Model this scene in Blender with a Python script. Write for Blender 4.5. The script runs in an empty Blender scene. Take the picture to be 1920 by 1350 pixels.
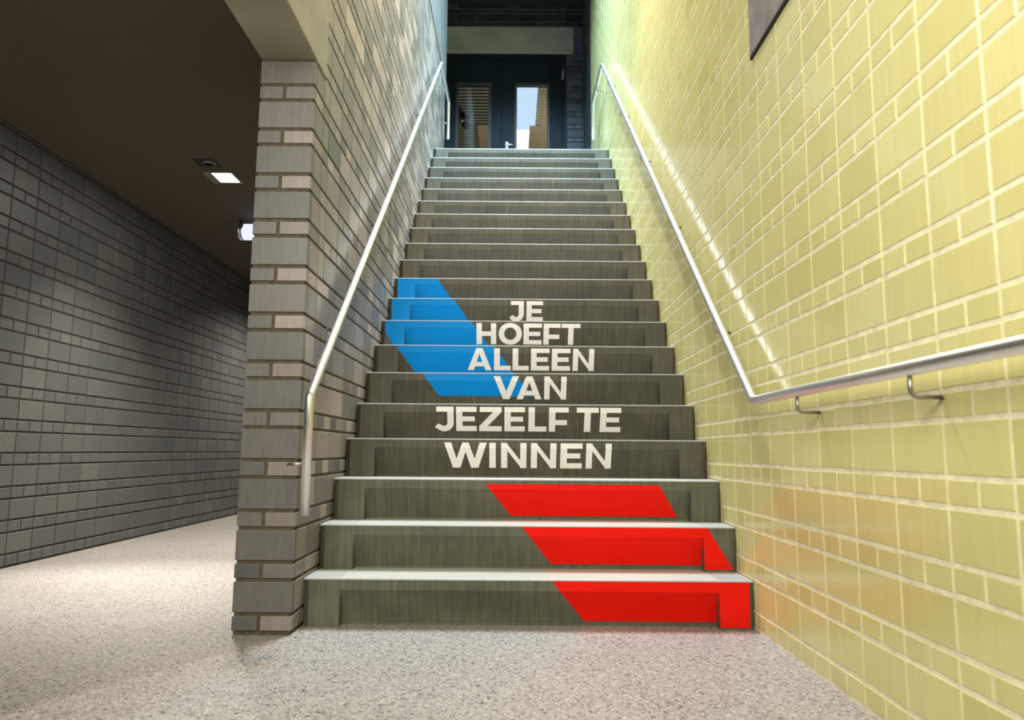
import bpy, bmesh, math, random
from mathutils import Matrix, Vector

SC = bpy.context.scene
COL = SC.collection
PI = math.pi
random.seed(7)

# ------------------------------------------------------------------ camera
F_PX = 1351.56
PITCH, YAW, ROLL = 0.125254, -0.001272, 0.007409
CAM_POS = Vector((0.7851, -2.8238, 0.6649))
cp, sp = math.cos(PITCH), math.sin(PITCH)
cy, sy = math.cos(YAW), math.sin(YAW)
fwd = Vector((sy * cp, cy * cp, sp))
rgt = Vector((cy, -sy, 0))
upv = rgt.cross(fwd)
r2 = math.cos(ROLL) * rgt + math.sin(ROLL) * upv
u2 = -math.sin(ROLL) * rgt + math.cos(ROLL) * upv
cam_data = bpy.data.cameras.new('camera')
cam = bpy.data.objects.new('camera', cam_data)
COL.objects.link(cam)
cam_data.sensor_width = 36.0
cam_data.lens = F_PX / 1920 * 36
cam_data.clip_start = 0.02
cam_data.dof.use_dof = True
cam_data.dof.focus_distance = 3.5
cam_data.dof.aperture_fstop = 3.2
mw = Matrix((r2, u2, -fwd)).transposed().to_4x4()
mw.translation = CAM_POS
cam.matrix_world = mw
SC.camera = cam

# ------------------------------------------------------------------ view and world
SC.view_settings.view_transform = 'Standard'
SC.view_settings.look = 'None'
SC.view_settings.exposure = 0.13
SC.view_settings.gamma = 1.0
SC.view_settings.use_curve_mapping = False
world = bpy.data.worlds.new('world')
SC.world = world
world.use_nodes = True
world.node_tree.nodes['Background'].inputs[0].default_value = (0.9, 0.95, 1.0, 1)
world.node_tree.nodes['Background'].inputs[1].default_value = 0.02

# ------------------------------------------------------------------ place dimensions (metres)
W = 1.708            # stair width
T = 0.2063           # tread going
RISE = 0.18
NSTEP = 20
PILLAR_Y = -0.1315   # front of the brick pier
PX0, PX1 = -0.222, -0.008
LEFT_X = -2.016
CEIL_Z = 2.444
LAND_Z = RISE * NSTEP
DOOR_Y = 6.428
WALL_TOP = 6.6
LWALL_END = 4.93
YEL_END = 5.47


# ------------------------------------------------------------------ large lights
def area(name, loc, target, size, size_y, power, color, spread=PI):
    d = bpy.data.lights.new(name, 'AREA')
    d.shape = 'RECTANGLE'
    d.size, d.size_y = size, size_y
    d.energy = power
    d.color = color
    d.spread = spread
    o = bpy.data.objects.new(name, d)
    COL.objects.link(o)
    o.location = loc
    o.rotation_euler = (Vector(target) - Vector(loc)).to_track_quat('-Z', 'Y').to_euler()
    return o


def spot(name, loc, target, power, color, angle, blend=0.5, radius=0.05):
    d = bpy.data.lights.new(name, 'SPOT')
    d.energy = power
    d.color = color
    d.spot_size = math.radians(angle)
    d.spot_blend = blend
    d.shadow_soft_size = radius
    o = bpy.data.objects.new(name, d)
    COL.objects.link(o)
    o.location = loc
    o.rotation_euler = (Vector(target) - Vector(loc)).to_track_quat('-Z', 'Y').to_euler()
    return o


# warm lamp high in the stairwell, over the middle of the flight
spot('stairwell_lamp', (0.82, 1.2, 5.6), (0.8, 0.5, 0.0), 480, (1.0, 0.89, 0.78), 112, 0.7, 0.045)
# cool daylight from the roof light over the upper flight
area('roof_daylight', (0.85, 2.75, 8.0), (0.85, 3.7, 3.6), 1.2, 0.5, 410, (0.45, 0.74, 1.0), math.radians(84))
# warm strip of lamps running overhead along the flight
area('stairwell_strip', (0.85, 2.0, 6.5), (0.85, 2.0001, 0), 0.15, 3.4, 55, (1.0, 0.82, 0.62), math.radians(80))
# unseen fill light added in front of the stairs
area('hall_fill', (0.15, -2.8, 2.3), (1.0, 0.2, 0.7), 1.6, 1.2, 112, (1.0, 0.97, 0.88))

# ------------------------------------------------------------------ helpers: objects


def link(name, me, mats=(), parent=None):
    o = bpy.data.objects.new(name, me)
    COL.objects.link(o)
    for m in mats:
        me.materials.append(m)
    if parent is not None:
        o.parent = parent
    return o


def thing(o, label, cat, group=None):
    o['label'] = label
    o['category'] = cat
    if group:
        o['group'] = group
    return o


def struct(o, label=None):
    o['kind'] = 'structure'
    if label:
        o['label'] = label
    return o


def empty(name, loc=(0, 0, 0)):
    o = bpy.data.objects.new(name, None)
    COL.objects.link(o)
    o.location = loc
    o.empty_display_size = 0.1
    return o


class MB:
    """collects plain polygons"""

    def __init__(self):
        self.v, self.f, self.m, self.c = [], [], [], []
        self.smooth = []

    def face(self, pts, mi=0, col=None, smooth=False):
        b = len(self.v)
        self.v.extend([tuple(p) for p in pts])
        self.f.append(tuple(range(b, b + len(pts))))
        self.m.append(mi)
        self.c.append(col)
        self.smooth.append(smooth)

    def box(self, x0, x1, y0, y1, z0, z1, mi=0, bev=0.0, col=None):
        bm = bmesh.new()
        bmesh.ops.create_cube(bm, size=1.0)
        bmesh.ops.scale(bm, vec=(x1 - x0, y1 - y0, z1 - z0), verts=bm.verts)
        bmesh.ops.translate(bm, vec=((x0 + x1) / 2, (y0 + y1) / 2, (z0 + z1) / 2), verts=bm.verts)
        if bev:
            bmesh.ops.bevel(bm, geom=bm.edges[:], offset=bev, segments=2, affect='EDGES', profile=0.5)
        self.bm(bm, mi, col)

    def bm(self, bm, mi=0, col=None, smooth=False):
        b = len(self.v)
        bm.verts.index_update()
        self.v.extend([tuple(v.co) for v in bm.verts])
        for f in bm.faces:
            self.f.append(tuple(b + v.index for v in f.verts))
            self.m.append(mi)
            self.c.append(col)
            self.smooth.append(smooth)
        bm.free()

    def ringsweep(self, path, radii, n=16, mi=0, caps=True, smooth=True):
        """tube along a 3-d path with parallel transported rings"""
        P = [Vector(p) for p in path]
        if not isinstance(radii, (list, tuple)):
            radii = [radii] * len(P)
        tang = []
        for i in range(len(P)):
            a = P[max(i - 1, 0)]
            c = P[min(i + 1, len(P) - 1)]
            tang.append((c - a).normalized())
        t0 = tang[0]
        ref = Vector((0, 0, 1)) if abs(t0.z) < 0.9 else Vector((1, 0, 0))
        nrm = t0.cross(ref).normalized()
        b = len(self.v)
        for i, p in enumerate(P):
            t = tang[i]
            nrm = (nrm - t * nrm.dot(t)).normalized()
            bi = t.cross(nrm)
            for k in range(n):
                a = 2 * PI * k / n
                self.v.append(tuple(p + radii[i] * (math.cos(a) * nrm + math.sin(a) * bi)))
        for i in range(len(P) - 1):
            for k in range(n):
                k2 = (k + 1) % n
                self.f.append((b + i * n + k, b + i * n + k2, b + (i + 1) * n + k2, b + (i + 1) * n + k))
                self.m.append(mi); self.c.append(None); self.smooth.append(smooth)
        if caps:
            self.f.append(tuple(b + k for k in range(n))[::-1])
            self.m.append(mi); self.c.append(None); self.smooth.append(False)
            e = b + (len(P) - 1) * n
            self.f.append(tuple(e + k for k in range(n)))
            self.m.append(mi); self.c.append(None); self.smooth.append(False)

    def build(self, name, mats, parent=None, merge=0.0, tone=False, fix=True):
        me = bpy.data.meshes.new(name)
        me.from_pydata(self.v, [], self.f)
        me.polygons.foreach_set('material_index', self.m)
        me.polygons.foreach_set('use_smooth', self.smooth)
        if tone:
            ca = me.color_attributes.new('tone', 'FLOAT_COLOR', 'CORNER')
            buf = []
            for f, c in zip(self.f, self.c):
                c = c or (0.5, 0.5, 0.5)
                buf.extend((c[0], c[1], c[2], 1.0) * len(f))
            ca.data.foreach_set('color', buf)
        me.update()
        if fix or merge:
            bm = bmesh.new()
            bm.from_mesh(me)
            if merge:
                bmesh.ops.remove_doubles(bm, verts=bm.verts, dist=merge)
            if fix:
                bmesh.ops.recalc_face_normals(bm, faces=bm.faces)
            bm.to_mesh(me)
            bm.free()
        return link(name, me, mats, parent)


def fillet_path(pts, r, n=5):
    P = [Vector(p) for p in pts]
    out = [P[0]]
    for i in range(1, len(P) - 1):
        a = (P[i - 1] - P[i]); b = (P[i + 1] - P[i])
        d = min(r, a.length * 0.45, b.length * 0.45)
        p0 = P[i] + a.normalized() * d
        p1 = P[i] + b.normalized() * d
        for k in range(n + 1):
            t = k / n
            out.append((1 - t) ** 2 * p0 + 2 * t * (1 - t) * P[i] + t * t * p1)
    out.append(P[-1])
    return out


# ------------------------------------------------------------------ helpers: materials
def new_mat(name):
    m = bpy.data.materials.new(name)
    m.use_nodes = True
    nt = m.node_tree
    for n in list(nt.nodes):
        nt.nodes.remove(n)
    out = nt.nodes.new('ShaderNodeOutputMaterial')
    bs = nt.nodes.new('ShaderNodeBsdfPrincipled')
    nt.links.new(bs.outputs[0], out.inputs[0])
    return m, nt, bs


def N(nt, kind, **kw):
    n = nt.nodes.new(kind)
    for k, v in kw.items():
        if k.startswith('i_'):
            key = k[2:]
            key = int(key) if key.isdigit() else key.replace('_', ' ')
            n.inputs[key].default_value = v
        else:
            setattr(n, k, v)
    return n


def ramp(nt, fac, stops):
    r = nt.nodes.new('ShaderNodeValToRGB')
    el = r.color_ramp.elements
    while len(el) > 1:
        el.remove(el[-1])
    el[0].position = stops[0][0]
    el[0].color = (*stops[0][1], 1)
    for p, c in stops[1:]:
        e = el.new(p)
        e.color = (*c, 1)
    nt.links.new(fac, r.inputs[0])
    return r.outputs[0]


def coords(nt, scale=(1, 1, 1), offs=None):
    tc = N(nt, 'ShaderNodeTexCoord')
    mp = N(nt, 'ShaderNodeMapping')
    mp.inputs['Scale'].default_value = scale
    nt.links.new(tc.outputs['Object'], mp.inputs[0])
    if offs is not None:
        nt.links.new(offs, mp.inputs['Location'])
    return mp.outputs[0]


def mixc(nt, fac, a, b, blend='MIX'):
    m = N(nt, 'ShaderNodeMix', data_type='RGBA', blend_type=blend)
    if isinstance(fac, float):
        m.inputs[0].default_value = fac
    else:
        nt.links.new(fac, m.inputs[0])
    for i, s in ((6, a), (7, b)):
        if isinstance(s, tuple):
            m.inputs[i].default_value = (*s, 1)
        else:
            nt.links.new(s, m.inputs[i])
    return m.outputs[2]


def simple(name, col, rough=0.5, metal=0.0, var=0.12, nscale=8.0, bump=0.0, spec=0.5):
    m, nt, bs = new_mat(name)
    nz = N(nt, 'ShaderNodeTexNoise', i_Scale=nscale, i_Detail=4.0)
    nt.links.new(coords(nt), nz.inputs['Vector'])
    lo = tuple(c * (1 - var) for c in col)
    hi = tuple(min(1, c * (1 + var)) for c in col)
    nt.links.new(ramp(nt, nz.outputs[0], [(0.3, lo), (0.7, hi)]), bs.inputs['Base Color'])
    bs.inputs['Roughness'].default_value = rough
    bs.inputs['Metallic'].default_value = metal
    bs.inputs['Specular IOR Level'].default_value = spec
    if bump:
        bp = N(nt, 'ShaderNodeBump', i_Strength=bump, i_Distance=0.01)
        nt.links.new(nz.outputs[0], bp.inputs['Height'])
        nt.links.new(bp.outputs[0], bs.inputs['Normal'])
    return m


def brick_mat(name, stops, rough, bump, streak=(1, 1, 0.15), wave=0.0, spec=0.5, strk=1.0):
    """glazed brick: hue taken per brick from the 'tone' attribute, fine drag marks and a wavy glaze"""
    m, nt, bs = new_mat(name)
    at = N(nt, 'ShaderNodeAttribute', attribute_name='tone')
    sep = N(nt, 'ShaderNodeSeparateColor')
    nt.links.new(at.outputs['Color'], sep.inputs[0])
    base = ramp(nt, sep.outputs[0], stops)
    nz = N(nt, 'ShaderNodeTexNoise', i_Scale=60.0, i_Detail=5.0)
    nt.links.new(coords(nt, streak), nz.inputs['Vector'])
    val = ramp(nt, nz.outputs[0], [(0.25, (1 - 0.14 * strk,) * 3), (0.75, (1 + 0.1 * strk,) * 3)])
    nt.links.new(mixc(nt, 1.0, base, val, 'MULTIPLY'), bs.inputs['Base Color'])
    n2 = N(nt, 'ShaderNodeTexNoise', i_Scale=14.0, i_Detail=2.0)
    nt.links.new(coords(nt, (1, 1, 0.5)), n2.inputs['Vector'])
    ro = N(nt, 'ShaderNodeMapRange')
    ro.inputs['To Min'].default_value = rough * 0.8
    ro.inputs['To Max'].default_value = rough * 1.25
    nt.links.new(nz.outputs[0], ro.inputs[0])
    nt.links.new(ro.outputs[0], bs.inputs['Roughness'])
    bs.inputs['Specular IOR Level'].default_value = spec
    b1 = N(nt, 'ShaderNodeBump', i_Strength=bump, i_Distance=0.002)
    nt.links.new(nz.outputs[0], b1.inputs['Height'])
    b2 = N(nt, 'ShaderNodeBump', i_Strength=wave, i_Distance=0.01)
    nt.links.new(n2.outputs[0], b2.inputs['Height'])
    nt.links.new(b1.outputs[0], b2.inputs['Normal'])
    nt.links.new(b2.outputs[0], bs.inputs['Normal'])
    return m


def concrete_mat(name, lo, hi, streaks=True, rough=0.6, pits=True, per_obj=True, tread=None):
    m, nt, bs = new_mat(name)
    offs = None
    if per_obj:
        oi = N(nt, 'ShaderNodeObjectInfo')
        sc_ = N(nt, 'ShaderNodeVectorMath', operation='SCALE')
        sc_.inputs['Scale'].default_value = 37.0
        cb = N(nt, 'ShaderNodeCombineXYZ')
        for k in range(3):
            nt.links.new(oi.outputs['Random'], cb.inputs[k])
        nt.links.new(cb.outputs[0], sc_.inputs[0])
        offs = sc_.outputs[0]
    big = N(nt, 'ShaderNodeTexNoise', i_Scale=3.0, i_Detail=5.0, i_Roughness=0.6)
    nt.links.new(coords(nt, (1, 1, 1.6), offs), big.inputs['Vector'])
    col = ramp(nt, big.outputs[0], [(0.3, lo), (0.72, hi)])
    if streaks:
        st = N(nt, 'ShaderNodeTexNoise', i_Scale=1.0, i_Detail=3.0, i_Roughness=0.65)
        nt.links.new(coords(nt, (75, 6, 3.0), offs), st.inputs['Vector'])
        v = ramp(nt, st.outputs[0], [(0.34, (0.62, 0.65, 0.58)), (0.5, (1, 1, 1)), (0.66, (1.5, 1.44, 1.28))])
        col = mixc(nt, 0.55, col, mixc(nt, 1.0, col, v, 'MULTIPLY'))
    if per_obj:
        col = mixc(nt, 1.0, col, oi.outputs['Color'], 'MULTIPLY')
    if pits:
        vo = N(nt, 'ShaderNodeTexVoronoi', i_Scale=26.0)
        nt.links.new(coords(nt, (1, 1, 1), offs), vo.inputs['Vector'])
        pm = ramp(nt, vo.outputs['Distance'], [(0.05, (0.25, 0.25, 0.25)), (0.085, (1, 1, 1))])
        sepc = N(nt, 'ShaderNodeSeparateColor')
        nt.links.new(vo.outputs['Color'], sepc.inputs[0])
        gate = N(nt, 'ShaderNodeMath', operation='GREATER_THAN')
        gate.inputs[1].default_value = 0.93
        nt.links.new(sepc.outputs[0], gate.inputs[0])
        col = mixc(nt, gate.outputs[0], col, mixc(nt, 1.0, col, pm, 'MULTIPLY'))
    nt.links.new(col, bs.inputs['Base Color'])
    bs.inputs['Roughness'].default_value = rough
    fine = N(nt, 'ShaderNodeTexNoise', i_Scale=90.0, i_Detail=4.0)
    nt.links.new(coords(nt), fine.inputs['Vector'])
    bp = N(nt, 'ShaderNodeBump', i_Strength=0.12, i_Distance=0.004)
    nt.links.new(fine.outputs[0], bp.inputs['Height'])
    nt.links.new(bp.outputs[0], bs.inputs['Normal'])
    return m


def emit(name, col, strength):
    m = bpy.data.materials.new(name)
    m.use_nodes = True
    nt = m.node_tree
    for n in list(nt.nodes):
        nt.nodes.remove(n)
    out = nt.nodes.new('ShaderNodeOutputMaterial')
    e = N(nt, 'ShaderNodeEmission')
    e.inputs[0].default_value = (*col, 1)
    e.inputs[1].default_value = strength
    nt.links.new(e.outputs[0], out.inputs[0])
    return m


def terrazzo():
    m, nt, bs = new_mat('speckled_floor')
    v1 = N(nt, 'ShaderNodeTexVoronoi', i_Scale=230.0)
    v2 = N(nt, 'ShaderNodeTexVoronoi', i_Scale=120.0)
    nt.links.new(coords(nt), v1.inputs['Vector'])
    nt.links.new(coords(nt, (1, 1, 1)), v2.inputs['Vector'])
    s1 = N(nt, 'ShaderNodeSeparateColor'); nt.links.new(v1.outputs['Color'], s1.inputs[0])
    s2 = N(nt, 'ShaderNodeSeparateColor'); nt.links.new(v2.outputs['Color'], s2.inputs[0])
    c1 = ramp(nt, s1.outputs[0], [(0.0, (0.115, 0.105, 0.098)), (0.14, (0.225, 0.207, 0.189)), (0.45, (0.295, 0.273, 0.250)),
                                  (0.8, (0.35, 0.324, 0.30)), (1.0, (0.50, 0.465, 0.43))])
    c2 = ramp(nt, s2.outputs[0], [(0.0, (0.30, 0.29, 0.29)), (0.10, (0.75, 0.75, 0.75)), (0.2, (1, 1, 1)), (0.92, (1, 1, 1)), (1.0, (1.25, 1.2, 1.12))])
    col = mixc(nt, 1.0, c1, c2, 'MULTIPLY')
    nb = N(nt, 'ShaderNodeTexNoise', i_Scale=1.6, i_Detail=3.0)
    nt.links.new(coords(nt), nb.inputs['Vector'])
    col = mixc(nt, 1.0, col, ramp(nt, nb.outputs[0], [(0.3, (0.92, 0.92, 0.92)), (0.7, (1.06, 1.06, 1.06))]), 'MULTIPLY')
    nt.links.new(col, bs.inputs['Base Color'])
    bs.inputs['Roughness'].default_value = 0.42
    return m


def glass_mat(name):
    m = bpy.data.materials.new(name)
    m.use_nodes = True
    nt = m.node_tree
    for n in list(nt.nodes):
        nt.nodes.remove(n)
    out = nt.nodes.new('ShaderNodeOutputMaterial')
    tr = N(nt, 'ShaderNodeBsdfTransparent'); tr.inputs[0].default_value = (0.93, 0.96, 0.95, 1)
    gl = N(nt, 'ShaderNodeBsdfGlossy'); gl.inputs['Roughness'].default_value = 0.02
    fr = N(nt, 'ShaderNodeFresnel', i_IOR=1.45)
    mx = N(nt, 'ShaderNodeMixShader')
    nt.links.new(fr.outputs[0], mx.inputs[0])
    nt.links.new(tr.outputs[0], mx.inputs[1])
    nt.links.new(gl.outputs[0], mx.inputs[2])
    nt.links.new(mx.outputs[0], out.inputs[0])
    return m


M = {}
M['yellow'] = brick_mat('yellow_glazed_tile', [(0.0, (0.60, 0.555, 0.215)), (0.5, (0.66, 0.61, 0.255)), (1.0, (0.71, 0.655, 0.295))],
                        0.15, 0.10, (1, 1, 0.06), 0.10, 0.5, 0.35)
M['yellow_grout'] = simple('cream_grout', (0.86, 0.79, 0.55), 0.7, var=0.15, nscale=30, bump=0.3)
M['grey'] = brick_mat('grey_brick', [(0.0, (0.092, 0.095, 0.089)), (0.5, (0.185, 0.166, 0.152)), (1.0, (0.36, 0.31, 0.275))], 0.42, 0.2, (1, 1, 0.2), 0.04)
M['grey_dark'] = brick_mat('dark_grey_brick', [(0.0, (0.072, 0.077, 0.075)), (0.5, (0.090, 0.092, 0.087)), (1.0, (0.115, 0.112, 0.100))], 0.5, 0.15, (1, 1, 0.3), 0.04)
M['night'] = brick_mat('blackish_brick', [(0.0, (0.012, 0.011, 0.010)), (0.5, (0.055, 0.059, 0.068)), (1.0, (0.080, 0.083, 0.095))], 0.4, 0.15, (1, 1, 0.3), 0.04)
M['mortar'] = simple('brown_mortar', (0.085, 0.068, 0.042), 0.9, var=0.25, nscale=40, bump=0.4)
M['mortar_dark'] = simple('dark_mortar', (0.035, 0.030, 0.022), 0.9, var=0.25, nscale=40, bump=0.4)
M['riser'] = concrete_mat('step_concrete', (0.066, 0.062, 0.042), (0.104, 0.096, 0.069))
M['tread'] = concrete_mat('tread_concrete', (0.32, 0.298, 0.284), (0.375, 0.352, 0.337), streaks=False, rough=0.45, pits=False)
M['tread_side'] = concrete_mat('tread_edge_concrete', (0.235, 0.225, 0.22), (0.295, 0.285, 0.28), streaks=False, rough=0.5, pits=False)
M['beam'] = concrete_mat('beam_concrete', (0.21, 0.198, 0.150), (0.31, 0.293, 0.228), streaks=False, rough=0.75, per_obj=False)
M['beam_dark'] = concrete_mat('grey_lintel_concrete', (0.13, 0.12, 0.12), (0.27, 0.25, 0.255), streaks=True, rough=0.75, per_obj=False)
M['beam_grey'] = concrete_mat('dark_beam_concrete', (0.095, 0.09, 0.082), (0.165, 0.158, 0.145), streaks=False, rough=0.75, per_obj=False)
M['floor'] = terrazzo()
M['ceiling'] = simple('dark_ceiling_paint', (0.078, 0.064, 0.042), 0.85, var=0.05, nscale=3)
M['steel'] = simple('brushed_steel', (0.86, 0.85, 0.84), 0.33, 1.0, var=0.04, nscale=30)
M['bracket'] = simple('bracket_steel', (0.38, 0.35, 0.33), 0.4, 1.0, var=0.05)
M['navy'] = simple('navy_door_paint', (0.0055, 0.0100, 0.0140), 0.5, var=0.15, nscale=5, spec=0.2)
M['bronze'] = simple('bronze_glazing_bead', (0.03, 0.027, 0.022), 0.5, var=0.1)
M['glass'] = glass_mat('door_glass')
M['red'] = simple('red_vinyl', (0.84, 0.010, 0.003), 0.5, var=0.03, spec=0.12)
M['blue'] = simple('blue_vinyl', (0.0, 0.25, 0.70), 0.5, var=0.03, spec=0.12)
M['white'] = simple('white_vinyl', (0.86, 0.83, 0.79), 0.5, var=0.02)
M['black'] = simple('black_plastic', (0.012, 0.012, 0.014), 0.45)
M['seal'] = simple('dark_sealant', (0.012, 0.010, 0.009), 0.8)
M['slat_olive'] = simple('olive_slat', (0.36, 0.35, 0.27), 0.6, var=0.12, nscale=4)
M['slat_oak'] = simple('oak_slat', (0.56, 0.46, 0.32), 0.6, var=0.12, nscale=4)
M['board'] = simple('oak_board', (0.50, 0.42, 0.29), 0.6, var=0.06, nscale=2)
M['plaster'] = simple('pale_plaster', (0.5, 0.48, 0.42), 0.8, var=0.05)
M['sky_panel'] = emit('daylight_panel', (0.60, 0.78, 1.0), 1.05)
M['lamp_panel'] = emit('lamp_panel', (1.0, 0.97, 0.92), 1.6)
M['lamp'] = emit('lamp_glow', (1.0, 0.97, 0.92), 14.0)
M['lilac'] = emit('lilac_lamp_glow', (0.62, 0.64, 1.0), 1.3)
M['trim_grey'] = simple('grey_metal_trim', (0.30, 0.29, 0.27), 0.45, 0.6)

# ------------------------------------------------------------------ brick walls
PERIOD, TALL = 0.1838, 0.1205


def courses(zt, period, tall, z0, z1):
    """(bottom, top, is_small) of every course centre-to-centre"""
    k = math.floor((z0 - zt) / period) - 1
    out = []
    while zt + k * period < z1:
        b = zt + k * period
        out.append((b, b + tall, False))
        out.append((b + tall, b + period, True))
        k += 1
    return [(max(a, z0), min(b, z1), s) for a, b, s in out if min(b, z1) - max(a, z0) > 0.012]


def brick_face(mb, to3, u0, u1, z0, z1, pitch, off, zt, period, tall, gh, gv, prot=0.005, bev=0.0025, mi_b=0, mi_m=1, rng=random, jitter=0.0, tone=0.5):
    """bricks standing `prot` proud of a mortar plane at depth 0; to3(u, z, d) gives the point"""
    mb.face([to3(u0, z0, 0), to3(u1, z0, 0), to3(u1, z1, 0), to3(u0, z1, 0)], mi_m)
    for (b, t, small) in courses(zt, period, tall, z0, z1):
        step = pitch / 2 if small else pitch
        k = math.floor((u0 - off) / step) - 1
        while off + k * step < u1:
            a = off + k * step
            c = a + step
            k += 1
            a, c = max(a, u0), min(c, u1)
            if c - a < 0.015:
                continue
            x0, x1 = a + gv / 2, c - gv / 2
            zz0, zz1 = b + gh / 2, t - gh / 2
            if jitter:
                zz0 += rng.uniform(-jitter, jitter)
                zz1 += rng.uniform(-jitter, jitter)
            if zz1 - zz0 < 0.006 or x1 - x0 < 0.006:
                continue
            v = min(1, max(0, rng.gauss(tone, 0.06 if tone < 0.3 else 0.2)))
            one_brick(mb, to3, x0, x1, zz0, zz1, prot, bev, (v, rng.random(), 0), mi_b)


def one_brick(mb, to3, x0, x1, z0, z1, prot, bev, col, mi):
    e = bev
    base = len(mb.v)
    for d, g in ((-0.001, 0), (prot - e, 0), (prot, e)):
        mb.v.extend([tuple(to3(x0 + g, z0 + g, d)), tuple(to3(x1 - g, z0 + g, d)), tuple(to3(x1 - g, z1 - g, d)), tuple(to3(x0 + g, z1 - g, d))])
    fs = [(8, 9, 10, 11)]
    for r in (0, 4):
        for k in range(4):
            k2 = (k + 1) % 4
            fs.append((r + k, r + k2, r + 4 + k2, r + 4 + k))
    for f in fs:
        mb.f.append(tuple(base + i for i in f))
        mb.m.append(mi); mb.c.append(col); mb.smooth.append(False)


# yellow glazed wall on the right of the stairs
rng = random.Random(3)
mb = MB()
brick_face(mb, lambda u, z, d: (W + 0.004 - d, u, z), -3.6, YEL_END, 0, WALL_TOP, 0.2100, -0.0085, 0.0705, 0.1822, 0.1195,
           0.0125, 0.0075, prot=0.0018, bev=0.0011, rng=rng, jitter=0.0012)
struct(mb.build('wall_right', [M['yellow'], M['yellow_grout']], tone=True, fix=False), 'yellow glazed tile wall along the right of the stairs')

# dark brick return wall beyond the yellow one, beside the doors
mb = MB()
brick_face(mb, lambda u, z, d: (W + 0.012 - d, u, z), YEL_END, DOOR_Y, LAND_Z, WALL_TOP, 0.21, 0.0, 0.07, 0.1822, 0.1195, 0.010, 0.006, rng=rng)
mb.face([(W + 0.004, YEL_END, LAND_Z), (W + 0.06, YEL_END, LAND_Z), (W + 0.06, YEL_END, WALL_TOP), (W + 0.004, YEL_END, WALL_TOP)], 1)
struct(mb.build('wall_landing_right', [M['night'], M['seal']], tone=True, fix=False), 'nearly black brick wall right of the navy doors')

# grey brick wall on the left of the stairs, ending in the pier
mb = MB()
SX = -0.012
to_side = lambda u, z, d: (SX + d, u, z)
brick_face(mb, to_side, -0.100, 0.020, 0, 2.2, 0.21, -0.100, 0.0725, PERIOD, TALL, 0.011, 0.005, rng=rng, tone=0.6)
brick_face(mb, to_side, 0.020, LWALL_END, 0, 4.77, 0.21, -0.100, 0.0725, PERIOD, TALL, 0.011, 0.005, rng=rng, tone=0.6)
# pier front: full bricks and pairs of short ones, running back to the first side joint
to_front = lambda u, z, d: (u, PILLAR_Y + 0.006 - d, z)
mb.face([(PX0 + 0.006, PILLAR_Y + 0.006, 0), (PX1 - 0.006, PILLAR_Y + 0.006, 0), (PX1 - 0.006, PILLAR_Y + 0.006, 2.2), (PX0 + 0.006, PILLAR_Y + 0.006, 2.2)], 1)
mb.face([(PX1 - 0.006, PILLAR_Y + 0.006, 0), (PX1 - 0.006, -0.1, 0), (PX1 - 0.006, -0.1, 2.2), (PX1 - 0.006, PILLAR_Y + 0.006, 2.2)], 1)


def pier_brick(x0, x1, z0, z1, v):
    mb.box(x0, x1, PILLAR_Y, -0.1028, z0, z1, 0, 0.0022, (v, rng.random(), 0))


for (b, t, small) in courses(0.0725, PERIOD, TALL, 0.0, 2.2):
    z0, z1 = b + 0.0065, t - 0.0065
    if z1 - z0 < 0.01:
        continue
    v = rng.gauss(0.25, 0.08)
    if small:
        jx = PX0 + 0.0975
        pier_brick(PX0, jx - 0.006, z0, z1, rng.gauss(0.2, 0.1))
        pier_brick(jx + 0.006, PX1 + 0.001, z0, z1, rng.gauss(0.65, 0.15))
    else:
        pier_brick(PX0, PX1 + 0.001, z0, z1, v)
# passage side and far end of the same wall
brick_face(mb, lambda u, z, d: (PX0 + 0.006 - d, u, z), -0.100, 8.0, 0, CEIL_Z, 0.21, -0.100, 0.0725, PERIOD, TALL, 0.011, 0.005, rng=rng)
brick_face(mb, lambda u, z, d: (u, LWALL_END + 0.004 - 0.005 + d, z), PX0, SX, LAND_Z, 4.77, 0.21, PX0, 0.0725, PERIOD, TALL, 0.011, 0.005, rng=rng)
struct(mb.build('wall_stair_left', [M['grey'], M['mortar']], tone=True, fix=False), 'grey brick wall and pier between the stairs and the passage')

# passage wall far left
mb = MB()
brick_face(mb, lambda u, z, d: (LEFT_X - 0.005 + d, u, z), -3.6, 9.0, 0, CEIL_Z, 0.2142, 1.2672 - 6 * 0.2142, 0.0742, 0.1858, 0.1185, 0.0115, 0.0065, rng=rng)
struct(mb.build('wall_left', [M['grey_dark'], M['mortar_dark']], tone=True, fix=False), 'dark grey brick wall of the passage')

# wall with the doors at the top
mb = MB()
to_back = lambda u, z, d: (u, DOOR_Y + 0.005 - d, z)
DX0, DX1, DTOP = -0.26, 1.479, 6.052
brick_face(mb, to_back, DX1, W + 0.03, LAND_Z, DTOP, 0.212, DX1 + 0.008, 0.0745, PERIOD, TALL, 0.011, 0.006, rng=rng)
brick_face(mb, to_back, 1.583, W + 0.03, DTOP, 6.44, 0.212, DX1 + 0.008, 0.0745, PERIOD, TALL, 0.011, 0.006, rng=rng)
brick_face(mb, to_back, -1.6, W + 0.03, 6.44, 6.78, 0.212, DX1 + 0.008, 0.0745, PERIOD, TALL, 0.011, 0.006, rng=rng, tone=0.12)  # shade under the landing ceiling put into the colour of these bricks
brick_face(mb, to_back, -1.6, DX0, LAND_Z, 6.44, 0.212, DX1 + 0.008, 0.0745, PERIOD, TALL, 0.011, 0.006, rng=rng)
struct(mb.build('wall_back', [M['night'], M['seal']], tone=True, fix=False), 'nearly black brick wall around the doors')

mb = MB()
mb.box(DX0, 1.583, DOOR_Y - 0.004, DOOR_Y + 0.2, 6.052, 6.44, 0, 0.004)
struct(mb.build('beam_door', [M['beam']]), 'concrete lintel over the navy double doors')

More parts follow.
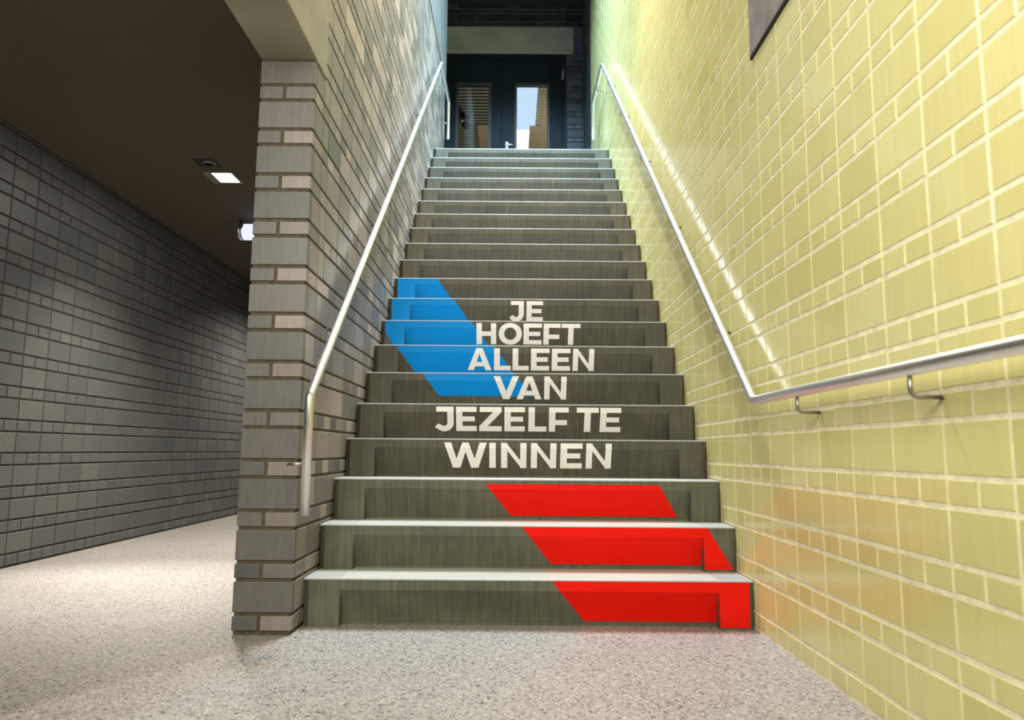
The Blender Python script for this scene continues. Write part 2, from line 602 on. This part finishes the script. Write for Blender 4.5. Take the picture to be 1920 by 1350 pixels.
# concrete edge beams
mb = MB()
mb.box(PX0, -0.001, -3.6, 0.02, 2.2, 3.4, 0, 0.004)
struct(mb.build('beam_passage', [M['beam']]), 'concrete beam resting on the brick pier')
mb = MB()
mb.box(PX0, 0.0, 0.6, LWALL_END + 0.02, 4.775, 7.0, 0, 0.004)
mb.box(PX0, -0.0, 0.022, 0.6, 4.775, 7.0, 0, 0.004)
struct(mb.build('beam_stair_left', [M['beam_grey']]), 'concrete beam above the grey brick stair wall')

# grey lintel let into the yellow wall, top right
mb = MB()
mb.box(W - 0.008, W + 0.05, -2.6, -0.187, 2.195, 2.75, 0, 0.002)
lt = struct(mb.build('beam_right', [M['beam_dark']]), 'grey concrete lintel let into the yellow wall')
mb = MB()
mb.box(W - 0.005, W + 0.05, -2.6, -0.180, 2.184, 2.195, 0)
mb.box(W - 0.005, W + 0.05, -0.187, -0.178, 2.184, 2.75, 0)
mb.build('joint_seal', [M['seal']], lt)

# ------------------------------------------------------------------ floor, ceilings, landing, room behind the doors
mb = MB()
mb.box(LEFT_X - 0.1, W + 0.05, -3.7, 9.0, -0.2, 0.0, 0)
struct(mb.build('floor', [M['floor']]), 'speckled pale terrazzo floor')
mb = MB()
mb.box(LEFT_X - 0.1, PX0, -3.6, 9.0, CEIL_Z, CEIL_Z + 0.15, 0)
ceil_o = struct(mb.build('ceiling', [M['ceiling']]), 'dark painted ceiling of the passage')
mb = MB()
mb.box(LEFT_X - 0.1, PX0, 8.9, 9.0, 0, CEIL_Z, 0)
struct(mb.build('wall_passage_end', [M['grey_dark']]), 'far end wall of the passage')
mb = MB()
mb.box(-1.6, W + 0.05, NSTEP * T + 0.062, 12.6, LAND_Z - 0.2, LAND_Z, 0)
struct(mb.build('floor_landing', [M['floor']]), 'landing floor at the stair top')
mb = MB()
mb.box(-1.7, -1.6, LWALL_END - 0.3, DOOR_Y, LAND_Z, 6.78, 0)
struct(mb.build('wall_landing_left', [M['ceiling']]), 'dark side wall of the landing')
mb = MB()
mb.box(-1.7, W + 0.05, 5.0, DOOR_Y, 6.78, 6.9, 0)
struct(mb.build('ceiling_landing', [M['seal']]), 'dark ceiling over the landing')

# room behind the doors
mb = MB()
mb.box(-1.7, -1.6, DOOR_Y + 0.2, 12.6, LAND_Z, 6.9, 0)
mb.box(2.2, 2.3, DOOR_Y + 0.2, 12.6, LAND_Z, 6.9, 0)
mb.box(-1.7, 2.3, 12.6, 12.7, LAND_Z, 6.9, 0)
struct(mb.build('wall_room', [M['plaster']]), 'walls of the room behind the doors')
mb = MB()
mb.box(-1.7, 2.3, DOOR_Y + 0.2, 12.7, 6.85, 6.95, 0)
struct(mb.build('ceiling_room', [M['black']]), 'black void above the slatted ceiling')
mb = MB()
y = DOOR_Y + 0.3
while y < 12.4:
    mb.box(-1.6, 0.62, y, y + 0.058, 6.60, 6.612, 0, 0.002)
    y += 0.112
struct(mb.build('ceiling_slats_olive', [M['slat_olive']]), 'olive slatted ceiling seen through the left pane')
mb = MB()
y = DOOR_Y + 0.3
while y < 12.4:
    mb.box(1.175, 2.2, y, y + 0.094, 6.60, 6.612, 0, 0.002)
    mb.box(0.62, 0.80, y, y + 0.094, 6.60, 6.612, 0, 0.002)
    if y + 0.11 < 8.36 or y > 10.9:
        mb.box(0.80, 1.175, y, y + 0.094, 6.60, 6.612, 0, 0.002)
    y += 0.112
struct(mb.build('ceiling_slats_oak', [M['slat_oak']]), 'oak slatted ceiling seen through the right pane')
mb = MB()
mb.box(0.80, 1.165, 8.37, 9.93, 6.585, 6.60, 0)
t_ = thing(mb.build('ceiling_light_panel', [M['sky_panel']]), 'pale blue lit ceiling panel seen through the right door pane', 'ceiling light')
mb = MB()
mb.box(0.80, 1.06, 9.96, 10.9, 6.585, 6.60, 0)
thing(mb.build('ceiling_light_panel', [M['lamp_panel']]), 'white lit ceiling panel below the blue one, through the right pane', 'ceiling light')
mb = MB()
mb.box(1.062, 1.27, 9.76, 11.6, 6.580, 6.60, 0, 0.002)
thing(mb.build('ceiling_board', [M['board']]), 'plain oak board in the slatted ceiling, right door pane', 'ceiling panel', 'plain boards in the slatted ceiling')
mb = MB()
mb.box(0.095, 0.29, 9.76, 11.6, 6.580, 6.60, 0, 0.002)
thing(mb.build('ceiling_board', [M['board']]), 'plain board in the slatted ceiling, left door pane', 'ceiling panel', 'plain boards in the slatted ceiling')
# black twin hanging spotlight behind the left pane
sp_e = thing(empty('hanging_spotlight', (-0.13, 9.4, 6.56)), 'black twin spotlight under the slatted ceiling, left door pane', 'spotlight')
mb = MB()
mb.box(-0.05, -0.02, -0.32, 0.3, 0.0, 0.04, 0, 0.004)
mb.build('track', [M['black']], sp_e)
for k, yy in enumerate((-0.14, 0.20)):
    mb = MB()
    mb.ringsweep([(-0.02, yy - 0.02, -0.01), (0.0, yy, -0.03), (0.04, yy + 0.02, -0.06), (0.09, yy + 0.04, -0.075)], [0.03, 0.055, 0.06, 0.04], 14)
    mb.build('lamp_head', [M['black']], sp_e)
mb = MB()
mb.ringsweep([(-0.06, 0.03, -0.02), (-0.02, 0.03, -0.03), (0.04, 0.03, -0.035)], [0.07, 0.05, 0.01], 14)
mb.build('reflector', [M['trim_grey']], sp_e)
rl = bpy.data.lights.new('room_lamp', 'POINT'); rl.energy = 42; rl.color = (1.0, 0.94, 0.84); rl.shadow_soft_size = 0.15
ro_ = bpy.data.objects.new('room_lamp', rl); COL.objects.link(ro_); ro_.location = (1.6, 9.6, 5.0)

# ------------------------------------------------------------------ double doors
mb = MB()
FY0 = DOOR_Y + 0.01
mb.box(1.433, DX1, FY0, FY0 + 0.10, LAND_Z, DTOP, 0, 0.003)
mb.box(DX0, -0.212, FY0, FY0 + 0.10, LAND_Z, DTOP, 0, 0.003)
mb.box(-0.212, 1.433, FY0, FY0 + 0.10, 5.995, DTOP, 0, 0.003)
mb.box(-0.212, 1.433, DOOR_Y + 0.077, DOOR_Y + 0.10, 5.975, 6.0, 0)
mb.box(1.415, 1.44, DOOR_Y + 0.077, DOOR_Y + 0.10, LAND_Z, 6.0, 0)
mb.box(-0.22, -0.194, DOOR_Y + 0.077, DOOR_Y + 0.10, LAND_Z, 6.0, 0)
fr = struct(mb.build('door_frame', [M['navy']]), 'navy frame of the double doors')


def door(name, x0, x1, gx0, gx1, label):
    y0, y1 = DOOR_Y + 0.03, DOOR_Y + 0.075
    z0, z1 = LAND_Z + 0.008, 5.990
    gz0, gz1 = 3.85, 5.60
    mb = MB()
    mb.box(x0, gx0, y0, y1, z0, z1, 0, 0.002)
    mb.box(gx1, x1, y0, y1, z0, z1, 0, 0.002)
    mb.box(gx0, gx1, y0, y1, gz1, z1, 0)
    mb.box(gx0, gx1, y0, y1, z0, gz0, 0)
    if name == 'door_1':
        mb.box(x1 - 0.012, x1 + 0.016, y1 + 0.001, y1 + 0.012, z0, z1, 0)
    d = struct(mb.build(name, [M['navy']]), label)
    mb = MB()
    b = 0.036
    for (a, c, e, f) in ((gx0 - b, gx0, gz0 - b, gz1 + b), (gx1, gx1 + b, gz0 - b, gz1 + b), (gx0, gx1, gz1, gz1 + b), (gx0, gx1, gz0 - b, gz0)):
        mb.box(a, c, y0 - 0.012, y0 + 0.004, e, f, 0, 0.002)
    mb.build('glazing_bead', [M['bronze']], d)
    mb = MB()
    mb.box(gx0 - 0.004, gx1 + 0.004, y0 + 0.018, y0 + 0.026, gz0 - 0.004, gz1 + 0.004, 0)
    mb.build('glass_pane', [M['glass']], d)
    return d


d1 = door('door_1', -0.209, 0.608, 0.018, 0.432, 'left navy door leaf with tall glass pane')
d2 = door('door_2', 0.612, 1.430, 0.815, 1.226, 'right navy door leaf with tall glass pane and lever')
mb = MB()
mb.box(0.665, 0.700, DOOR_Y + 0.018, DOOR_Y + 0.030, 4.56, 4.795, 0, 0.003)
hp = mb.build('handle_plate', [M['steel']], d2)
mb = MB()
mb.ringsweep(fillet_path([(0.683, DOOR_Y + 0.02, 4.732), (0.683, DOOR_Y - 0.035, 4.732), (0.80, DOOR_Y - 0.035, 4.732)], 0.02), 0.009, 10)
mb.build('lever', [M['steel']], hp)
for z in (5.776, 3.95):
    mb = MB()
    mb.ringsweep([(1.432, DOOR_Y + 0.012, z - 0.09), (1.432, DOOR_Y + 0.012, z + 0.09)], 0.010, 10)
    mb.box(1.434, 1.452, DOOR_Y + 0.004, DOOR_Y + 0.010, z - 0.06, z + 0.05, 0)
    mb.build('hinge', [M['trim_grey']], d2)

# ------------------------------------------------------------------ concrete steps
XR0, XR1 = 0.135, 1.575          # recess in the riser
ZR = 0.137                        # top of the recess
DEPTH = 0.055
LIP = 0.011


def prof(z):
    if z >= ZR:
        return 0.0
    t = (ZR - z) / ZR
    y = DEPTH * (1 - (1 - t) ** 1.6)
    return y


ZL = [0.0, LIP, 0.026, 0.046, 0.070, 0.094, 0.118, ZR]


def step_mesh():
    mb = MB()
    X0, X1 = -0.003, W - 0.003
    yb = T + 0.060
    H = RISE
    cl, cr = 0.020, 0.014
    nose = [(0.0, H - 0.006), (0.0018, H - 0.0018), (0.006, H)]
    zc = H - 0.010

    def fy(z):
        return prof(z) if z > LIP else prof(z) - 0.004
    # front: flat side bands
    for (xa, xb) in ((X0 + cl, XR0), (XR1, X1 - cr)):
        mb.face([(xa, 0, 0), (xb, 0, 0), (xb, 0, nose[0][1]), (xa, 0, nose[0][1])])
    # end chamfers, under a thin nosing lip
    mb.face([(X0, 0.016, 0), (X0 + cl, 0, 0), (X0 + cl, 0, zc), (X0, 0.016, zc)])
    mb.face([(X0, 0.016, zc), (X0 + cl, 0, zc), (X0, 0, zc)])
    mb.face([(X0, 0, zc), (X0 + cl, 0, zc), (X0 + cl, 0, nose[0][1]), (X0, 0, nose[0][1])])
    mb.face([(X1, 0.010, 0), (X1, 0.010, zc), (X1 - cr, 0, zc), (X1 - cr, 0, 0)])
    mb.face([(X1, 0.010, zc), (X1, 0, zc), (X1 - cr, 0, zc)])
    mb.face([(X1, 0, zc), (X1, 0, nose[0][1]), (X1 - cr, 0, nose[0][1]), (X1 - cr, 0, zc)])
    # band above the recess
    mb.face([(XR0, 0, ZR), (XR1, 0, ZR), (XR1, 0, nose[0][1]), (XR0, 0, nose[0][1])])
    # recess
    lv = [(0.0, prof(LIP) - 0.006), (LIP - 0.001, prof(LIP) - 0.006)] + [(z, prof(z)) for z in ZL[1:]]
    for (za, ya), (zb, yb_) in zip(lv, lv[1:]):
        mb.face([(XR0, ya, za), (XR1, ya, za), (XR1, yb_, zb), (XR0, yb_, zb)])
        mb.face([(XR0, 0, za), (XR0, ya, za), (XR0, yb_, zb), (XR0, 0, zb)])
        mb.face([(XR1, 0, za), (XR1, 0, zb), (XR1, yb_, zb), (XR1, ya, za)])
    # nosing and top
    for (ya, za), (yb_, zb) in zip(nose, nose[1:]):
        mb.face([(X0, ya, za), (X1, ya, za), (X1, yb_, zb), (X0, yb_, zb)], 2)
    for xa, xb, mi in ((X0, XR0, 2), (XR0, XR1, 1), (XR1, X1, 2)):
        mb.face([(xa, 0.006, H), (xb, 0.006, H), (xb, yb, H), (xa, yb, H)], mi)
    # back, bottom, ends
    mb.face([(X0, yb, 0), (X0, yb, H), (X1, yb, H), (X1, yb, 0)])
    mb.face([(X0, 0.016, 0), (X0, yb, 0), (X1, yb, 0), (X1, 0.010, 0), (X1 - cr, 0, 0), (XR1, 0, 0), (XR1, lv[0][1], 0), (XR0, lv[0][1], 0), (XR0, 0, 0), (X0 + cl, 0, 0)])
    for x, ch in ((X0, 0.016), (X1, 0.010)):
        mb.face([(x, ch, 0), (x, yb, 0), (x, yb, H), (x, 0.006, H), (x, 0.0018, H - 0.0018), (x, 0, H - 0.006), (x, 0, zc), (x, ch, zc)])
    return mb


ORD = ['bottom', 'second', 'third', 'fourth', 'fifth', 'sixth', 'seventh', 'eighth', 'ninth', 'tenth', 'eleventh', 'twelfth', 'thirteenth',
       'fourteenth', 'fifteenth', 'sixteenth', 'seventeenth', 'eighteenth', 'nineteenth', 'top']
STEP_LABEL = {
    1: 'bottom concrete step on the terrazzo floor, with the lowest red band',
    2: 'second concrete step from the floor, with the middle red band',
    3: 'third concrete step from the floor, with the topmost red band',
    4: 'concrete step with WINNEN in white letters across its riser',
    5: 'concrete step with JEZELF TE in white letters across its riser',
    6: 'concrete step with VAN in white letters over the lowest blue band',
    7: 'concrete step with ALLEEN in white letters over a blue band',
    8: 'concrete step with HOEFT in white letters beside a blue band',
    9: 'concrete step with JE in white letters and a blue band at left',
    10: 'concrete step with the topmost blue band and no letters',
    11: 'bare concrete step directly above the topmost blue band',
    12: 'bare concrete step, second above the topmost blue band',
    13: 'bare concrete step, third above the topmost blue band',
    14: 'bare concrete step, fourth above the topmost blue band',
    15: 'bare concrete step, fifth above the topmost blue band',
    16: 'bare concrete step, fifth from the top landing downwards',
    17: 'bare pale concrete step, fourth from the top landing downwards',
    18: 'bare pale concrete step, third from the top landing downwards',
    19: 'bare pale concrete step just below the topmost step',
    20: 'topmost concrete step at the landing before the navy doors',
}
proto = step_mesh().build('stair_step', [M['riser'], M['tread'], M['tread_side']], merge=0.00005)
steps = {}
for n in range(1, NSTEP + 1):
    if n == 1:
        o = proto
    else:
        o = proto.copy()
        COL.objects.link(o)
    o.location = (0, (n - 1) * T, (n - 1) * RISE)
    o.color = (1.22, 1.30, 1.22, 1) if n <= 3 else (0.90, 0.89, 0.86, 1) if n < 9 else (0.95, 0.93, 0.92, 1)   # lower steps tinted lighter and greener, the rest slightly darker
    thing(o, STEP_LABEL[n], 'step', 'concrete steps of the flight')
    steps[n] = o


# vinyl on the risers, following the recess
def vinyl(polys, parent, name, mat, eps, label=None):
    """polys: convex polygons in riser coordinates (x, z)"""
    bm = bmesh.new()
    for p in polys:
        vs = [bm.verts.new((x, 0, z)) for x, z in p]
        bm.faces.new(vs)
    for z in ZL[1:]:
        bmesh.ops.bisect_plane(bm, geom=bm.verts[:] + bm.edges[:] + bm.faces[:], plane_co=(0, 0, z), plane_no=(0, 0, 1), dist=1e-6)
    for x in (XR0, XR1):
        bmesh.ops.bisect_plane(bm, geom=bm.verts[:] + bm.edges[:] + bm.faces[:], plane_co=(x, 0, 0), plane_no=(1, 0, 0), dist=1e-6)
    mb = MB()
    for f in bm.faces:
        c = f.calc_center_median()
        inside = XR0 < c.x < XR1
        pts = []
        for v in f.verts:
            y = prof(max(v.co.z, LIP)) if inside else 0.0
            pts.append((v.co.x, y - eps, v.co.z))
        mb.face(pts)
    bm.free()
    o = mb.build(name, [mat], None, merge=0.00002, fix=False)
    # face the viewer side
    me = o.data
    b2 = bmesh.new(); b2.from_mesh(me)
    for f in b2.faces:
        if f.normal.y > 0:
            f.normal_flip()
    b2.to_mesh(me); b2.free()
    o.parent = parent
    if label:
        o['label'] = label
    return o


def glyph(ch, w):
    """heavy sans capitals as convex pieces, cap height 1"""
    s, a = 0.268, 0.212

    def R(x0, z0, x1, z1):
        return [(x0, z0), (x1, z0), (x1, z1), (x0, z1)]
    if ch == 'I':
        return [R(0, 0, w, 1)]
    if ch == 'E':
        return [R(0, 0, s, 1), R(s, 0, w, a), R(s, 1 - a, w, 1), R(s, 0.402, w - 0.075, 0.603)]
    if ch == 'F':
        return [R(0, 0, s, 1), R(s, 1 - a, w, 1), R(s, 0.272, w - 0.055, 0.482)]
    if ch == 'L':
        return [R(0, 0, s, 1), R(s, 0, w, a)]
    if ch == 'H':
        return [R(0, 0, s, 1), R(w - s, 0, w, 1), R(s, 0.392, w - s, 0.608)]
    if ch == 'T':
        c = w / 2
        return [R(0, 1 - a, w, 1), R(c - s / 2, 0, c + s / 2, 1 - a)]
    if ch == 'N':
        s = 0.25
        q = 0.84 * s
        lo = lambda x: 1 - x / (w - q)
        hi = lambda x: 1 - (x - q) / (w - q)
        return [R(0, 0, s, 1), R(w - s, 0, w, 1), [(s, max(0, lo(s))), (w - s, max(0, lo(w - s))), (w - s, hi(w - s)), (s, hi(s))]]
    if ch == 'Z':
        return [R(0, 0, w, a), R(0.03, 1 - a, w - 0.01, 1), [(0.0, a), (0.36, a), (w - 0.01, 1 - a), (w - 0.37, 1 - a)]]
    if ch == 'V':
        c, b, n, q = w / 2, 0.145, 0.335, 0.29
        return [[(0, 1), (c - b, 0), (c, 0), (c, n), (q, 1)], [(w, 1), (w - q, 1), (c, n), (c, 0), (c + b, 0)]]
    if ch == 'A':
        c, b, n, q = w / 2, 0.14, 0.735, 0.285
        xi = lambda z: q + (c - q) * z / n
        z0, z1 = 0.175, 0.372
        return [[(0, 0), (q, 0), (c, n), (c, 1), (c - b, 1)], [(w, 0), (c + b, 1), (c, 1), (c, n), (w - q, 0)],
                [(xi(z0), z0), (w - xi(z0), z0), (w - xi(z1), z1), (xi(z1), z1)]]
    if ch == 'W':
        m = w / 2
        k = w / 1.70
        L = [[(0, 1), (0.335 * k, 0), (0.485 * k, 0), (0.485 * k, 0.36), (0.285 * k, 1)],
             [(0.485 * k, 0), (0.635 * k, 0), (m, 0.64), (m, 1), (0.725 * k, 1), (0.485 * k, 0.36)]]
        out = list(L)
        for p in L:
            out.append([(w - x, z) for x, z in p][::-1])
        return out
    if ch == 'O':
        out = []
        n = 40
        for k in range(n):
            t0, t1 = 2 * PI * k / n, 2 * PI * (k + 1) / n
            o_ = lambda t: (w / 2 + w / 2 * math.cos(t), 0.5 + 0.52 * math.sin(t))
            i_ = lambda t: (w / 2 + (w / 2 - 0.275) * math.cos(t), 0.5 + 0.285 * math.sin(t))
            out.append([i_(t0), o_(t0), o_(t1), i_(t1)])
        return out
    if ch == 'J':
        out = [R(0.085, 1 - a, w - s, 1), R(w - s, 0.36, w, 1)]
        cx, cz, rx, rz = w - 0.40, 0.36, 0.40, 0.38
        pairs = []
        for k in range(9):
            t = -math.radians(122) * k / 8
            pairs.append(((cx + rx * math.cos(t), cz + rz * math.sin(t)), (cx + (rx - s) * math.cos(t), cz + (rz - 0.225) * math.sin(t))))
        pairs.append(((0.0, 0.15), (0.145, 0.305)))
        for (o0, i0), (o1, i1) in zip(pairs, pairs[1:]):
            out.append([i0, o0, o1, i1])
        return out
    return []


TEXT = {
    9: ('JE', 0.043, 0.164, [('J', 0.760, 0.852), ('E', 0.869, 0.973)]),
    8: ('HOEFT', 0.043, 0.164, [('H', 0.565, 0.684), ('O', 0.698, 0.838), ('E', 0.848, 0.958), ('F', 0.968, 1.070), ('T', 1.076, 1.189)]),
    7: ('ALLEEN', 0.042, 0.163, [('A', 0.526, 0.663), ('L', 0.678, 0.773), ('L', 0.783, 0.876), ('E', 0.888, 0.993), ('E', 1.007, 1.112), ('N', 1.127, 1.248)]),
    6: ('VAN', 0.042, 0.162, [('V', 0.682, 0.819), ('A', 0.806, 0.942), ('N', 0.955, 1.075)]),
    5: ('JEZELF TE', 0.043, 0.164, [('J', 0.389, 0.487), ('E', 0.499, 0.603), ('Z', 0.616, 0.731), ('E', 0.744, 0.848), ('L', 0.866, 0.958), ('F', 0.970, 1.069),
                             ('T', 1.110, 1.221), ('E', 1.229, 1.335)]),
    4: ('WINNEN', 0.043, 0.162, [('W', 0.462, 0.664), ('I', 0.676, 0.707), ('N', 0.732, 0.853), ('N', 0.874, 0.995), ('E', 1.014, 1.118), ('N', 1.136, 1.257)]),
}
for n, (word, z0, z1, boxes) in TEXT.items():
    polys = []
    h = z1 - z0
    for ch, xa, xb in boxes:
        for p in glyph(ch, (xb - xa) / h):
            polys.append([(xa + x * h, z0 + z * h) for x, z in p])
    vinyl(polys, steps[n], 'lettering', M['white'], 0.0016, 'white lettering reading ' + word)

RED = {
    1: [[(0.940, 0.1745), (1.066, 0.017), (1.575, 0.017), (1.575, 0.1745)], [(1.575, 0.1745), (1.575, 0.008), (1.689, 0.008), (1.689, 0.1745)]],
    2: [[(0.829, 0.1745), (0.950, 0.018), (1.575, 0.018), (1.575, 0.1745)], [(1.575, 0.1745), (1.575, 0.009), (1.692, 0.009), (1.591, 0.1745)]],
    3: [[(0.669, 0.158), (0.781, 0.016), (1.526, 0.016), (1.435, 0.158)]],
}
for n, ps in RED.items():
    vinyl(ps, steps[n], 'vinyl_band', M['red'], 0.0008, 'red vinyl band')
BLUE = {
    10: [[(0.018, 0.174), (0.018, 0.0), (XR0, 0.0), (XR0, 0.174)], [(XR0, 0.174), (XR0, 0.013), (0.397, 0.013), (0.280, 0.174)]],
    9: [[(0.018, 0.174), (0.018, 0.0), (XR0, 0.0), (XR0, 0.174)], [(XR0, 0.174), (XR0, 0.013), (0.525, 0.013), (0.407, 0.174)]],
    8: [[(0.018, 0.174), (0.018, 0.104), (0.086, 0.0), (XR0, 0.0), (XR0, 0.174)], [(XR0, 0.174), (XR0, 0.013), (0.652, 0.013), (0.532, 0.174)]],
    7: [[(0.121, 0.174), (XR0, 0.152), (XR0, 0.174)], [(XR0, 0.174), (XR0, 0.152), (0.236, 0.013), (0.795, 0.013), (0.682, 0.174)]],
    6: [[(0.300, 0.174), (0.387, 0.057), (0.896, 0.057), (0.790, 0.174)]],
}
for n, ps in BLUE.items():
    vinyl(ps, steps[n], 'vinyl_band', M['blue'], 0.0008, 'blue vinyl band')

# ------------------------------------------------------------------ handrails
RR = 0.0165
SL = RISE / T
RAIL_Y0, RAIL_Z0 = -0.262, 0.852
RAIL_Y1 = 3.86
RAIL_Z1 = RAIL_Z0 + SL * (RAIL_Y1 - RAIL_Y0)


def handrail(label, xr, xw, left):
    t = thing(empty('handrail', (xr, RAIL_Y0, 0)), label, 'handrail')
    if left:
        pts = [(0, 0, 0.436), (0, 0, RAIL_Z0)]
    else:
        pts = [(0, -3.2, RAIL_Z0 - 0.004), (0, 0, RAIL_Z0 - 0.004)]
    y1 = RAIL_Y1 - RAIL_Y0
    pts += [(0, y1, RAIL_Z1), (0, y1 + 0.78, RAIL_Z1), (0, y1 + 0.78, RAIL_Z1 - 0.43)]
    mb = MB()
    mb.ringsweep(fillet_path(pts, 0.018, 5), RR, 20)
    mb.build('rail', [M['steel']], t)
    dx = xw - xr
    br = []
    for yb in (0.20, 1.03, 1.86, 2.69, 3.45):
        y = yb - RAIL_Y0
        z = RAIL_Z0 + SL * y
        br.append([(0, y, z - RR * 1.2), (0, y, z - 0.085), (dx, y, z - 0.085)])
    br.append([(0, y1 + 0.42, RAIL_Z1 - RR * 0.8), (0, y1 + 0.42, RAIL_Z1 - 0.06), (dx, y1 + 0.42, RAIL_Z1 - 0.06)])
    br.append([(RR * 0.8 * (1 if dx > 0 else -1), y1 + 0.78, RAIL_Z1 - 0.25), (dx, y1 + 0.78, RAIL_Z1 - 0.25)])
    if left:
        br.append([(-RR * 0.8, 0, 0.612), (dx, 0.0, 0.612)])
    else:
        for yb in (-0.655, -1.275, -2.1, -2.9):
            y = yb - RAIL_Y0
            br.append([(0, y, RAIL_Z0 - 0.004 - RR * 0.8), (0, y, 0.786), (dx, y, 0.786)])
    for p in br:
        mb = MB()
        mb.ringsweep(fillet_path(p, 0.018, 4) if len(p) > 2 else p, 0.0052, 10)
        mb.ringsweep([(dx * 0.965, p[-1][1], p[-1][2]), (dx, p[-1][1], p[-1][2])], 0.0064, 12)
        mb.build('bracket', [M['bracket']], t)
    return t


handrail('brushed steel handrail on the grey brick wall, ending in a drop', 0.062, -0.0075, True)
handrail('brushed steel handrail along the yellow tile wall', W - 0.066, W + 0.001, False)

# ------------------------------------------------------------------ passage ceiling lights
t = thing(empty('recessed_spotlight', (-1.142, 1.515, CEIL_Z)), 'dark square recessed spotlight, unlit, beside the bright downlight', 'ceiling light')
mb = MB()
mb.box(-0.066, 0.066, -0.068, 0.068, -0.004, 0.0, 0, 0.001)
mb.build('frame', [M['black']], t)
mb = MB()
bm = bmesh.new()
mb.ringsweep([(0.012, 0.0, -0.004), (0.012, 0.0, -0.010), (0.012, 0, -0.010), (0.012, 0, -0.005)], [0.043, 0.040, 0.033, 0.031], 24)
mb.build('lamp_ring', [M['trim_grey']], t)
bm.free()

t = thing(empty('recessed_downlight', (-1.140, 1.757, CEIL_Z)), 'bright square recessed downlight in the dark passage ceiling', 'ceiling light')
mb = MB()
o_, i_ = 0.098, 0.082
for (a, b, c, d) in ((-o_, -i_, -o_, o_), (i_, o_, -o_, o_), (-i_, i_, -o_, -i_), (-i_, i_, i_, o_)):
    mb.box(a, b, c, d, -0.004, 0.0, 0, 0.001)
mb.build('frame', [M['trim_grey']], t)
mb = MB()
mb.box(-0.045, 0.081, -0.081, 0.074, -0.0030, -0.0005, 0)
mb.build('lamp_panel', [M['lamp']], t)
mb = MB()
mb.box(-0.081, -0.046, -0.081, 0.081, -0.0022, -0.0002, 0)
mb.build('reflector', [M['trim_grey']], t)
spot('downlight_beam', (-1.12, 1.75, CEIL_Z - 0.02), (-1.12, 1.72, 0), 390, (1.0, 0.95, 0.85), 112, 1.0, 0.05)
area('downlight_glow', (-1.12, 1.75, CEIL_Z - 0.03), (-1.12, 1.7501, 0), 0.13, 0.13, 9.5, (1.0, 0.96, 0.88))
spot('downlight_beam', (-1.12, 4.5, CEIL_Z - 0.02), (-1.12, 4.5, 0), 290, (1.0, 0.95, 0.85), 140, 1.0, 0.05)
spot('added_floor_beam', (-1.13, 1.515, CEIL_Z - 0.02), (-1.14, 0.55, 0), 500, (1.0, 0.95, 0.85), 56, 1.0, 0.04)  # added beam brightening the passage floor; the spotlight itself is unlit

# lilac lit projector lamp hanging under the ceiling, partly behind the pier
t = thing(empty('projector_lamp', (-1.277, 2.575, 2.325)), 'lilac glowing projector lamp under the ceiling beside the pier', 'lamp')
mb = MB()
mb.ringsweep([(-0.020, 0, 0), (0.085, 0.0, 0)], 0.062, 24)
mb.build('lamp_body', [M['lilac']], t)
mb = MB()
mb.ringsweep([(-0.052, 0, 0.0), (-0.046, 0, 0.0), (-0.038, 0, 0.0)], [0.058, 0.068, 0.066], 24)
mb.build('lamp_ring', [M['steel']], t)
mb = MB()
mb.ringsweep([(-0.038, 0, 0), (-0.020, 0, 0)], 0.050, 20)
mb.build('collar', [M['trim_grey']], t)
mb = MB()
mb.box(-0.040, -0.012, -0.066, -0.035, 0.012, 0.084, 0, 0.003)
mb.build('mount', [M['black']], t)
mb = MB()
mb.ringsweep(fillet_path([(-0.035, -0.05, 0.075), (-0.080, -0.05, 0.066), (-0.120, -0.05, 0.045), (-0.120, -0.05, 0.005), (-0.085, -0.04, -0.012), (-0.05, -0.03, -0.008)], 0.05, 6), 0.0045, 8)
mb.build('cable', [M['black']], t)
